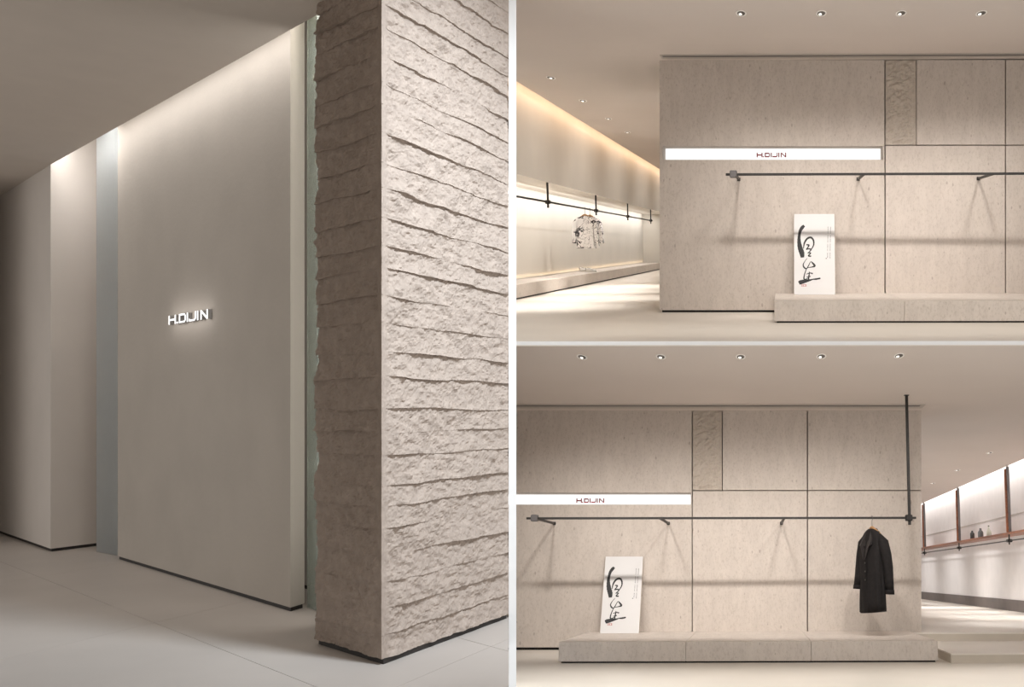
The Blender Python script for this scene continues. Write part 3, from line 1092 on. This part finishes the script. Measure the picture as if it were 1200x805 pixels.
def wall_rail(room, xa, xb, y, z, arms, end_left, end_right, post_x, zc, where):
    """black garment rail on arms from the stone wall"""
    t = Thing(room, 'garment_rail', ((xa + xb) / 2, 0, z), 'long black iron garment rail on arms across the stone wall of the %s shop room' % where, 'clothes rail')
    r = 0.016
    t.part('rail', G().box((xa, y - r, z - r), (xb, y + r, z + r), 0.003), 'iron')
    for x in arms:
        a = t.part('arm', G().box((x - 0.016, y, z - 0.016), (x + 0.016, -0.006, z + 0.016), 0.003), 'iron')
        t.part('wall_plate', G().box((x - 0.024, -0.012, z - 0.024), (x + 0.024, 0.0, z + 0.024)), 'iron', a)
    if end_left is not None:
        t.part('clamp', G().box((end_left - 0.048, y - 0.055, z - 0.045), (end_left + 0.048, y + 0.06, z + 0.052), 0.012), 'gunmetal', label='grey clamp block near the left rail end')
    if end_right is not None:
        t.part('clamp', G().box((end_right - 0.05, y - 0.05, z - 0.045), (end_right + 0.05, y + 0.05, z + 0.045), 0.012), 'iron', label='black cross clamp joining rail and ceiling post')
        t.part('post', G().box((post_x - 0.02, y - 0.02, z - 0.10), (post_x + 0.02, y + 0.02, zc), 0.003), 'iron', label='black iron post up to the ceiling')
        t.part('ceiling_plate', G().box((post_x - 0.035, y - 0.035, zc - 0.008), (post_x + 0.035, y + 0.035, zc)), 'iron')
    return t


def rail_offset(room, u, v_rail, v_shadow, lamp_pos):
    """distance of the rail from the wall that the photographed shadow implies"""
    zs = room.Y(u, v_shadow).z
    lo_, hi_ = -3.0, -0.1
    for _ in range(50):
        m = (lo_ + hi_) / 2
        z = room.Y(u, v_rail, m).z
        hit = lamp_pos.z - 0.03 + (z - lamp_pos.z + 0.03) * (0 - lamp_pos.y) / (m - lamp_pos.y)
        if m <= lamp_pos.y or hit < zs: lo_ = m
        else: hi_ = m
    return m


# ------------------------------------------------------------------ upper shop room
r = R2
ZC = r.Y(900, 70.2).z
front = r.Z(900, 399.7, 0.0).y
wt = r.Y(900, 70.8).z
XL = r.Z(605.7, 105.8, ZC).x     # face of the upper left wall
bx = r.Z(605.7, 351.3, 0.0).x
bz = r.X(605.7, 333.6, bx).z
XR = r.Z(605.7, 327.8, bz).x     # recessed lower wall
YB = r.X(754, 300, XR).y
YL = 1.5                         # the left walls start here, hidden behind the lobby stone
print('R2', XL, bx, bz, XR, YB)
solid(r, 'floor', G().box((-6.2, front, -0.05), (6.5, YB + 0.6, 0.0)), 'floor', 'pale polished floor of the upper shop room', 'floor')
# front edge of the storey
ed = G().box((-3.4, front - 0.012, -0.038), (6.5, front + 0.0, 0.0))
solid(r, 'trim_1', ed, 'white', 'thin white storey edge between upper and lower shop rooms', 'trim')
solid(r, 'ceiling', G().box((XL + 0.24, -6.0, ZC), (6.5, YB + 0.6, ZC + 0.08)), 'ceil', 'warm white ceiling of the upper shop room', 'ceiling')
solid(r, 'ceiling_cove', G().box((-6.2, YL, ZC + 0.22), (XL + 0.30, YB + 0.6, ZC + 0.30)), 'shopwall', 'hidden cove lid above the left wall of the upper shop room', 'ceiling')
fz = r.X(605.7, 203.9, XL).z
solid(r, 'wall_left', G().box((-6.2, YL, fz), (XL, YB + 0.6, ZC + 0.22)), 'shopwall', 'upper left wall hanging above the bright display recess', 'wall')
solid(r, 'wall_recess', G().box((-6.2, YL, 0.0), (XR, YB + 0.6, fz)), 'shopwall', 'bright recessed wall behind the shirts and the stone bench', 'wall')
solid(r, 'wall_back', G().box((XR, YB, 0.0), (6.5, YB + 0.2, ZC)), 'shopwall', 'far end wall of the aisle in the upper shop room', 'wall')
solid(r, 'wall_right', G().box((6.5, -4.2, 0.0), (6.6, YB + 0.6, ZC)), 'shopwall', 'right side wall of the upper shop room beyond the frame', 'wall')

# main stone wall of separate panels
DEP = 0.44
wa, wb = r.Y(773, 366).x, r.Y(1370, 366).x
core = solid(r, 'wall_stone', G().box((wa + 0.04, DEP, 0.0), (wb, DEP + 0.3, wt)), 'core', 'beige limestone panel wall of the upper shop room', 'wall')
PANELS2 = [(773, 70.25, 1036.5, 171.2, 0), (773, 187.2, 1036.5, 363.4, 0), (1037.8, 70.25, 1073.6, 169.5, 1), (1074.4, 70.25, 1177.6, 169.5, 0),
           (1037.8, 170.7, 1177.6, 363.4, 0), (1178.9, 70.25, 1370, 169.5, 0), (1178.9, 170.7, 1370, 363.4, 0)]
for u0, v0, u1, v1, hew in PANELS2:
    if hew:
        piece('stone_panel', hewn_plate(r, u0, v0, u1, v1, 0.0, DEP), 'travrough', core, label='narrow hewn limestone panel with rough ripples')
    else:
        piece('stone_panel', plate(r, u0, v0, u1, v1, 0.0, DEP), 'trav', core)
piece('recess_end', plate(r, 1034.9, 171.2, 1036.5, 187.2, 0.0, DEP), 'trav', core)
piece('base_strip', G().box((wa + 0.03, 0.06, 0.0), (wb, DEP, r.Y(900, 363.4).z)), 'dark', core, label='dark recessed base strip')
piece('recess_end', plate(r, 773, 171.2, 776.4, 187.2, 0.0, DEP), 'trav', core)
sign_band(r, 773.6, 1034.9, 171.2, 187.2, 0.40, 886.7, 921.0, 178.9, 184.3, 'upper')
# slot along the wall head
sy0, sy1 = r.Z(900, 63.3, ZC).y, r.Z(900, 67.4, ZC).y
sl2 = solid(r, 'trim_2', G().box((r.Z(772.7, 63.3, ZC).x, sy0, ZC - 0.012), (6.4, sy1, ZC)), 'slot', 'grey linear slot in the ceiling along the stone wall of the upper shop room', 'trim')
piece('slot_gap', G().box((r.Z(772.7, 63.3, ZC).x + 0.03, sy0 + 0.04, ZC - 0.014), (6.4, sy1 - 0.13, ZC - 0.006)), 'gunmetal', sl2)

# plinth in slabs
pz = 0.28
pf = r.Z(1000, 378.4, 0.0).y
pz = r.Y(1000, 352.7, pf).z
px0 = r.Y(907.5, 378.4, pf).x
pj = r.Y(1060, 360, pf).x
pl = Thing(r, 'display_plinth', ((px0 + 5.0) / 2, pf / 2, 0), 'long low limestone plinth under the rail in the upper shop room', 'plinth')
pl.part('recessed_base', G().box((px0 + 0.03, pf + 0.04, 0.0), (5.0, -0.002, 0.022)), 'dark')
for a, b in ((px0, pj - 0.002), (pj + 0.002, 5.0)):
    pl.part('stone_slab', G().box((a, pf, 0.022), (b, -0.002, pz), 0.004), 'plinth')

calligraphy_board(r, 930.7, 978.8, 345.3, 251.0, pz, 'upper')
ry = rail_offset(r, 1000, 204.0, 284.0, r.Z(1056, 15.5, ZC))
rp = r.Y(1013.5, 204.0, ry)
wall_rail(r, r.Y(850.5, 204, ry).x, 4.6, ry, rp.z, [r.Y(865.7, 209.5).x, r.Y(1005.7, 210).x, r.Y(1146.5, 210.4).x], r.Y(859.5, 204, ry).x, None, None, None, 'upper')

ords = ['first', 'second', 'third', 'fourth', 'fifth']
for i, u in enumerate((868.5, 962.5, 1056, 1150)):
    p = r.Z(u, 15.5, ZC)
    downlight(r, p.x, p.y, ZC, '%s round downlight from the left in the row before the upper stone wall' % ords[i], 'downlights before the upper stone wall', P_SPOT, (p.x, 0, 0.85), 66)
p = r.Z(1244, 15.5, ZC)
lamp(r, 'SPOT', 'downlight_lamp', (p.x, p.y, ZC - 0.03), P_SPOT, (1.0, 0.945, 0.895), aim=(p.x, 0, 0.85), size=0.11, spot=math.radians(66))
for i, (u, v) in enumerate(((645.5, 91), (683, 118), (713, 139), (735.5, 155))):
    p = r.Z(u, v, ZC)
    downlight(r, p.x, p.y, ZC, '%s small downlight over the left aisle of the upper shop room, counted from the front' % ords[i], 'aisle downlights of the upper room', P_AISLE, (p.x - (0.3 if i % 2 == 0 else -0.2), p.y, 0), 60, r=0.068)

for x in (-2.4, -0.8, 0.8, 2.4, 4.0):        # unseen fill spots added to brighten the front floor, above the frame
    lamp(r, 'SPOT', 'front_fill', (x, -3.9, ZC - 0.05), P_FRONT, (1.0, 0.95, 0.88), aim=(x, -2.7, 0.0), size=0.12, spot=math.radians(72), blend=1.0)
# bench, hanging rail, shirts, shoes
be = Thing(r, 'stone_bench', (bx, 9, 0), 'long low stone bench along the bright left recess of the upper shop room', 'bench')
be.part('recessed_base', G().box((bx - 0.03, YL, 0.0), (XR + 0.002, YB - 0.002, 0.03)), 'dark')
be.part('bench_top', G().box((bx, YL, 0.03), (XR + 0.002, YB - 0.002, bz), 0.004), 'plinth')
hx = XL - 0.03
hr = Thing(r, 'hanging_rail', (hx, 10, 2.0), 'black iron clothes rail hung on short posts along the left recess', 'clothes rail')
pa = r.X(605.7, 230.2, hx); pb = r.X(762.3, 258.3, hx)
rz_ = (pa.z + pb.z) / 2
hr.part('rail', G().box((hx - 0.016, 1.0, rz_ - 0.016), (hx + 0.016, pb.y + 0.5, rz_ + 0.016)), 'iron')
for u in (642.3, 698.4, 735.4, 762.3):
    p = r.X(u, 240, hx)
    po = hr.part('post', G().box((hx - 0.017, p.y - 0.017, rz_ - 0.11), (hx + 0.017, p.y + 0.017, fz + 0.0)), 'iron')
    hr.part('clamp', G().box((hx - 0.045, p.y - 0.06, rz_ - 0.035), (hx + 0.045, p.y + 0.06, rz_ + 0.035), 0.01), 'iron', po)
for k, (u, lab, rzz) in enumerate(((685.3, 'front white shirt with black ink print hanging from the recess rail', 0.10), (691.0, 'rear white shirt with black ink print half hidden on the recess rail', 0.14))):
    p = r.X(u, 246, hx)
    tp = Vector((hx, p.y, rz_ + 0.016))
    hanger(r, tp, rzz, 0.32, 'wooden hanger of the %s printed shirt' % ('front' if k == 0 else 'rear'), 'shirt hangers on the recess rail', drop=0.06)
    shirt(r, tp, rzz, lab, 'printed shirts on the recess rail', w=0.20, h=0.72)
s0 = r.Z(686.5, 318.2, bz)
sneaker(r, (s0.x - 0.02, s0.y, bz), 0.25, 'left white sneaker with dark heel on the stone bench below the shirts')
s1 = r.Z(691.5, 318.6, bz)
sneaker(r, (s1.x + 0.03, s1.y, bz), -0.02, 'right white sneaker pointing along the stone bench below the shirts')

for y in (3.5, 8.0, 13.0, 18.0, 23.0):      # fill lights added to brighten the aisle, hidden behind the stone wall
    lamp(r, 'SPOT', 'aisle_fill', (-0.9, y, ZC - 0.05), 230, (1.0, 0.965, 0.92), aim=(XL - 0.3, y + 0.8, 1.6), size=0.1, spot=math.radians(105), blend=1.0)
strip_light(r, 'recess_strip', XR + 0.42, 1.0, YB - 0.3, fz - 0.015, 140, (1.0, 0.975, 0.945), (-0.55, 0, -1), 0.06)
strip_light(r, 'cove_strip', XL + 0.19, 1.0, YB - 0.3, ZC + 0.19, 66, (1.0, 0.66, 0.40), (-0.35, 0, -1), 0.06, spread=math.radians(140))
strip_light(r, 'bench_strip', XR + 0.03, 1.0, YB - 0.3, bz + 0.03, 8, (1.0, 0.72, 0.42), (-0.2, 0, 1), 0.03)

# ------------------------------------------------------------------ lower shop room
r = R3
ZC3 = r.Y(900, 481.2).z
WT3 = r.Y(900, 482).z
wa3, wb3 = r.Y(480, 700).x, r.Y(1079.6, 700).x
UP = r.Y(1150, 741.3, -0.085).z
XW = r.Z(1200, 717.9, UP).x + 0.03
YB3 = r.X(1078, 700, XW).y + 0.5
print('R3', UP, XW, YB3)
solid(r, 'floor', G().box((wa3 - 0.6, -6.2, -0.05), (9.5, 0.3, 0.0)), 'floor', 'pale polished floor of the lower shop room', 'floor')
solid(r, 'floor_raised', G().box((wb3 - 1.5, -0.07, 0.0), (XW + 1.2, YB3, UP)), 'floor', 'raised pale floor of the side aisle behind the lower stone wall', 'floor')
fr3 = solid(r, 'trim_3', G().box((wb3 - 0.3, -0.085, 0.0), (XW + 1.2, -0.07, UP - 0.02)), 'stepside', 'tan riser of the upper step to the raised aisle', 'trim')
cf = r.Z(900, 402.6, ZC3).y
slot0 = r.Z(1200, 537.5, ZC3).x
print('slot', slot0)
solid(r, 'ceiling', G().box((wa3 - 0.6, cf, ZC3), (slot0, YB3 + 0.3, ZC3 + 0.06)), 'ceil', 'warm white ceiling of the lower shop room', 'ceiling')
solid(r, 'ceiling_slot', G().box((slot0 - 0.12, cf + 1.0, ZC3 + 0.42), (XW + 0.3, YB3 + 0.3, ZC3 + 0.50)), 'shopwhite', 'white lid of the ceiling light slot above the right wall', 'ceiling')
solid(r, 'wall_right', G().box((XW, -1.2, 0.0), (XW + 0.2, YB3, ZC3 + 0.42)), 'shopwhite', 'bright white textured side wall behind the walnut shelf', 'wall')
solid(r, 'wall_back', G().box((wb3 - 1.5, YB3, 0.0), (XW + 0.3, YB3 + 0.2, ZC3 + 0.42)), 'shopwhite', 'far end wall of the side aisle in the lower shop room', 'wall')
solid(r, 'wall_left', G().box((wa3 - 0.6, -4.6, 0.0), (wa3 - 0.5, 0.5, ZC3)), 'shopwall', 'left side wall of the lower shop room beyond the frame', 'wall')
sk = r.X(1200, 704.0, XW - 0.03).z
bb = solid(r, 'baseboard_right', G().box((XW - 0.03, 0.0, UP), (XW, YB3, sk)), 'skirt', 'tall dark skirting along the bright right wall', 'baseboard')
wl = r.X(1200, 600, XW - 0.01).z
solid(r, 'trim_4', G().box((XW - 0.008, -1.0, wl - 0.012), (XW, YB3, wl + 0.012)), 'slot', 'thin dark joint line along the bright right wall', 'trim')
wl2 = r.X(1200, 549.5, XW - 0.01).z

core = solid(r, 'wall_stone', G().box((wa3, DEP, 0.0), (wb3 - 0.03, DEP + 0.3, WT3)), 'core', 'beige limestone panel wall of the lower shop room', 'wall')
PANELS3 = [(480, 481.3, 810.6, 577.2, 0), (480, 591.2, 810.6, 758.6, 0), (811.7, 481.3, 845.8, 574.2, 1), (846.9, 481.3, 945.5, 574.2, 0),
           (811.7, 575.4, 945.5, 758.6, 0), (946.8, 481.3, 1079.6, 574.2, 0), (946.8, 575.4, 1079.6, 758.6, 0)]
for u0, v0, u1, v1, hew in PANELS3:
    if hew:
        piece('stone_panel', hewn_plate(r, u0, v0, u1, v1, 0.0, DEP), 'travrough', core, label='narrow hewn limestone panel with rough ripples')
    else:
        piece('stone_panel', plate(r, u0, v0, u1, v1, 0.0, DEP), 'trav', core)
piece('recess_end', plate(r, 809.6, 577.2, 810.6, 591.2, 0.0, DEP), 'trav', core)
piece('base_strip', G().box((wa3, 0.06, 0.0), (wb3 - 0.03, DEP, r.Y(900, 758.6).z)), 'dark', core, label='dark recessed base strip')
sign_band(r, 482, 809.6, 577.2, 591.2, 0.40, 675.3, 707.8, 584.0, 589.2, 'lower')
sy0, sy1 = r.Z(900, 473.4, ZC3).y, r.Z(900, 477.6, ZC3).y
sl3 = solid(r, 'trim_5', G().box((wa3, sy0, ZC3 - 0.012), (r.Z(1084.4, 473.5, ZC3).x, sy1, ZC3)), 'slot', 'grey linear slot in the ceiling along the stone wall of the lower shop room', 'trim')
piece('slot_gap', G().box((wa3, sy0 + 0.05, ZC3 - 0.014), (wb3 - 0.03, sy1 - 0.18, ZC3 - 0.006)), 'gunmetal', sl3)

pf = r.Z(900, 776.6, 0.0).y
pz = r.Y(900, 751.6, pf).z
qa, qb = r.Y(654.5, 770, pf).x, r.Y(1099.2, 770, pf).x
pl = Thing(r, 'display_plinth', ((qa + qb) / 2, pf / 2, 0), 'long low limestone plinth under coat and board in the lower shop room', 'plinth')
pl.part('recessed_base', G().box((qa + 0.03, pf + 0.04, 0.0), (qb - 0.03, -0.002, 0.022)), 'dark')
j1, j2 = r.Y(803.7, 760, pf).x, r.Y(950.5, 760, pf).x
for a, b in ((qa, j1 - 0.002), (j1 + 0.002, j2 - 0.002), (j2 + 0.002, qb)):
    pl.part('stone_slab', G().box((a, pf, 0.022), (b, -0.002, pz), 0.004), 'plinth')
# step
sf = r.Z(1150, 777.2, 0.0).y
sx = r.Y(1114.7, 777, sf).x
sz = r.Y(1150, 765.6, sf).z
st = Thing(r, 'stair_step', ((sx + XW) / 2, (sf - 0.085) / 2, 0), 'low tan stone step beside the right end of the lower plinth', 'step')
st.part('riser', G().box((sx, sf, 0.0), (XW - 0.02, -0.087, sz - 0.02)), 'stepside')
st.part('tread', G().box((sx, sf, sz - 0.02), (XW - 0.02, -0.087, sz), 0.003), 'floor')

calligraphy_board(r, 703.1, 748.4, 742.2, 652.4, pz, 'lower')
ry = rail_offset(r, 1000, 606.9, 684.0, r.Z(962.5, 417.5, ZC3))
rp = r.Y(1000, 606.9, ry)
cx1 = r.Y(1065, 608, ry).x
wall_rail(r, r.Y(617, 607, ry).x, r.Y(1073.5, 607, ry).x, ry, rp.z, [r.Y(649.6, 612.5).x, r.Y(783.3, 612.7).x, r.Y(915.8, 613).x], r.Y(626.5, 607, ry).x, cx1, r.Y(1064.4, 550, ry).x, ZC3, 'lower')
tp = Vector((r.Y(1021.8, 606, ry).x, ry, rp.z + 0.016))
CRZ = math.radians(-62)
hanger(r, tp, CRZ, 0.34, 'wooden hanger holding the black coat on the lower rail', drop=0.06)
coat(r, tp - Vector((0, 0, 0.06)), CRZ, 'long black coat hanging from the rail at the right of the lower stone wall')

for i, (u, v) in enumerate(((682, 418.3), (774.5, 418), (868, 418), (962.5, 417.5), (1053.6, 416.8))):
    p = r.Z(u, v, ZC3)
    downlight(r, p.x, p.y, ZC3, '%s round downlight from the left in the row before the lower stone wall' % ords[i], 'downlights before the lower stone wall', P_SPOT * 1.3, (p.x, 0, 0.85), 68)
p = r.Z(589, 418, ZC3)
lamp(r, 'SPOT', 'downlight_lamp', (p.x, p.y, ZC3 - 0.03), P_SPOT * 1.3, (1.0, 0.945, 0.895), aim=(p.x, 0, 0.75), size=0.11, spot=math.radians(62))
for i, (u, v) in enumerate(((1159.5, 530.5), (1122, 551), (1093, 566.3))):
    p = r.Z(u, v, ZC3)
    downlight(r, p.x, p.y, ZC3, '%s small downlight over the right aisle of the lower shop room, counted from the front' % ords[i], 'aisle downlights of the lower room', P_AISLE * 0.75, (p.x + 0.2, p.y, 0), 60, r=0.068)

for x in (-2.6, -1.0, 0.6, 2.2, 3.8):  # fill spots without fixtures, added to brighten the front floor
    lamp(r, 'SPOT', 'front_fill', (x, cf + 0.12, ZC3 - 0.03), P_FRONT * 1.3, (1.0, 0.95, 0.88), aim=(x, cf - 0.35, 0.0), size=0.03, spot=math.radians(84), blend=1.0)
# walnut shelf hung from the ceiling along the right wall
hx = 6.02
sa = r.X(1200, 620.4, hx).z
sb = r.X(1200, 631.1, hx).z
sh = Thing(r, 'hanging_shelf', (hx, 12, sa), 'long walnut shelf with black rail hung from ceiling along the white right wall', 'shelf')
sh.part('shelf_board', G().box((hx - 0.02, 1.5, sa - 0.055), (XW - 0.06, YB3 - 1, sa), 0.004), 'walnut')
sh.part('rail', G().box((hx - 0.013, 1.5, sb - 0.013), (hx + 0.013, YB3 - 1, sb + 0.013)), 'iron')
for u in (1182.2, 1123.3, 1082.8):
    p = r.X(u, 620, hx)
    a = sh.part('upright', G().box((hx - 0.055, p.y - 0.02, sa), (hx - 0.01, p.y + 0.05, ZC3 - 0.10), 0.004), 'walnut')
    b = sh.part('hanger_plate', G().box((hx - 0.01, p.y - 0.04, sa - 0.02), (hx + 0.055, p.y + 0.03, ZC3 - 0.05)), 'gunmetal', label='grey metal hanger beside the walnut upright')
    sh.part('ceiling_bracket', G().box((hx - 0.012, p.y - 0.03, ZC3 - 0.05), (hx + 0.04, p.y + 0.02, ZC3 + 0.42)), 'slot')
    c = sh.part('drop_rod', G().box((hx - 0.014, p.y - 0.014, sb - 0.09), (hx + 0.014, p.y + 0.014, sa - 0.055)), 'iron')
    sh.part('clamp', G().box((hx - 0.055, p.y - 0.09, sb - 0.035), (hx + 0.055, p.y + 0.09, sb + 0.035), 0.01), 'iron', c)
for u, mat, prof, lab in (
        (1139.4, 'ceramic_black', [(0.058, 0), (0.062, 0.02), (0.062, 0.15), (0.05, 0.185), (0.03, 0.20), (0.03, 0.215), (0.02, 0.22)], 'black rounded bottle on the walnut shelf'),
        (1149.2, 'ceramic_grey', [(0.072, 0), (0.076, 0.02), (0.076, 0.15), (0.055, 0.19), (0.035, 0.205), (0.035, 0.235), (0.02, 0.24)], 'charcoal grey bottle between the black and pale ones on the shelf'),
        (1159.0, 'ceramic_pale', [(0.062, 0), (0.068, 0.03), (0.060, 0.14), (0.030, 0.19), (0.022, 0.22), (0.022, 0.26), (0.016, 0.265)], 'pale green white bottle on the walnut shelf')):
    p = r.X(u, 628, hx + 0.12)
    t = Thing(r, 'bottle', (hx + 0.12, p.y, sa), lab, 'bottle', 'bottles on the walnut shelf')
    t.part('body', G().lathe([(q[0], q[1]) for q in prof[:-2]] + [prof[-2]], 20, (hx + 0.12, p.y, sa)), mat, smooth=True)
    t.part('stopper', G().lathe([(prof[-2][0] * 0.9, 0), (prof[-2][0] * 0.9, 0.025)], 12, (hx + 0.12, p.y, sa + prof[-2][1])), 'ceramic_black' if mat != 'ceramic_grey' else 'ceramic_grey')

for y in (2.5, 7.0, 12.0, 17.0, 22.0):  # hidden fill lights added to brighten the right wall and aisle floor
    lamp(r, 'SPOT', 'aisle_fill', (3.4, y, ZC3 - 0.05), 520, (1.0, 0.985, 0.975), aim=(XW - 0.4, y + 0.6, 0.25), size=0.3, spot=math.radians(84), blend=1.0)
strip_light(r, 'slot_strip', slot0 + 0.06, 0.0, YB3 - 0.3, ZC3 + 0.36, 180, (1.0, 0.97, 0.95), (0.45, 0, -1), 0.08)

for o in list(bpy.data.objects):
    if '_c' in o: del o['_c']
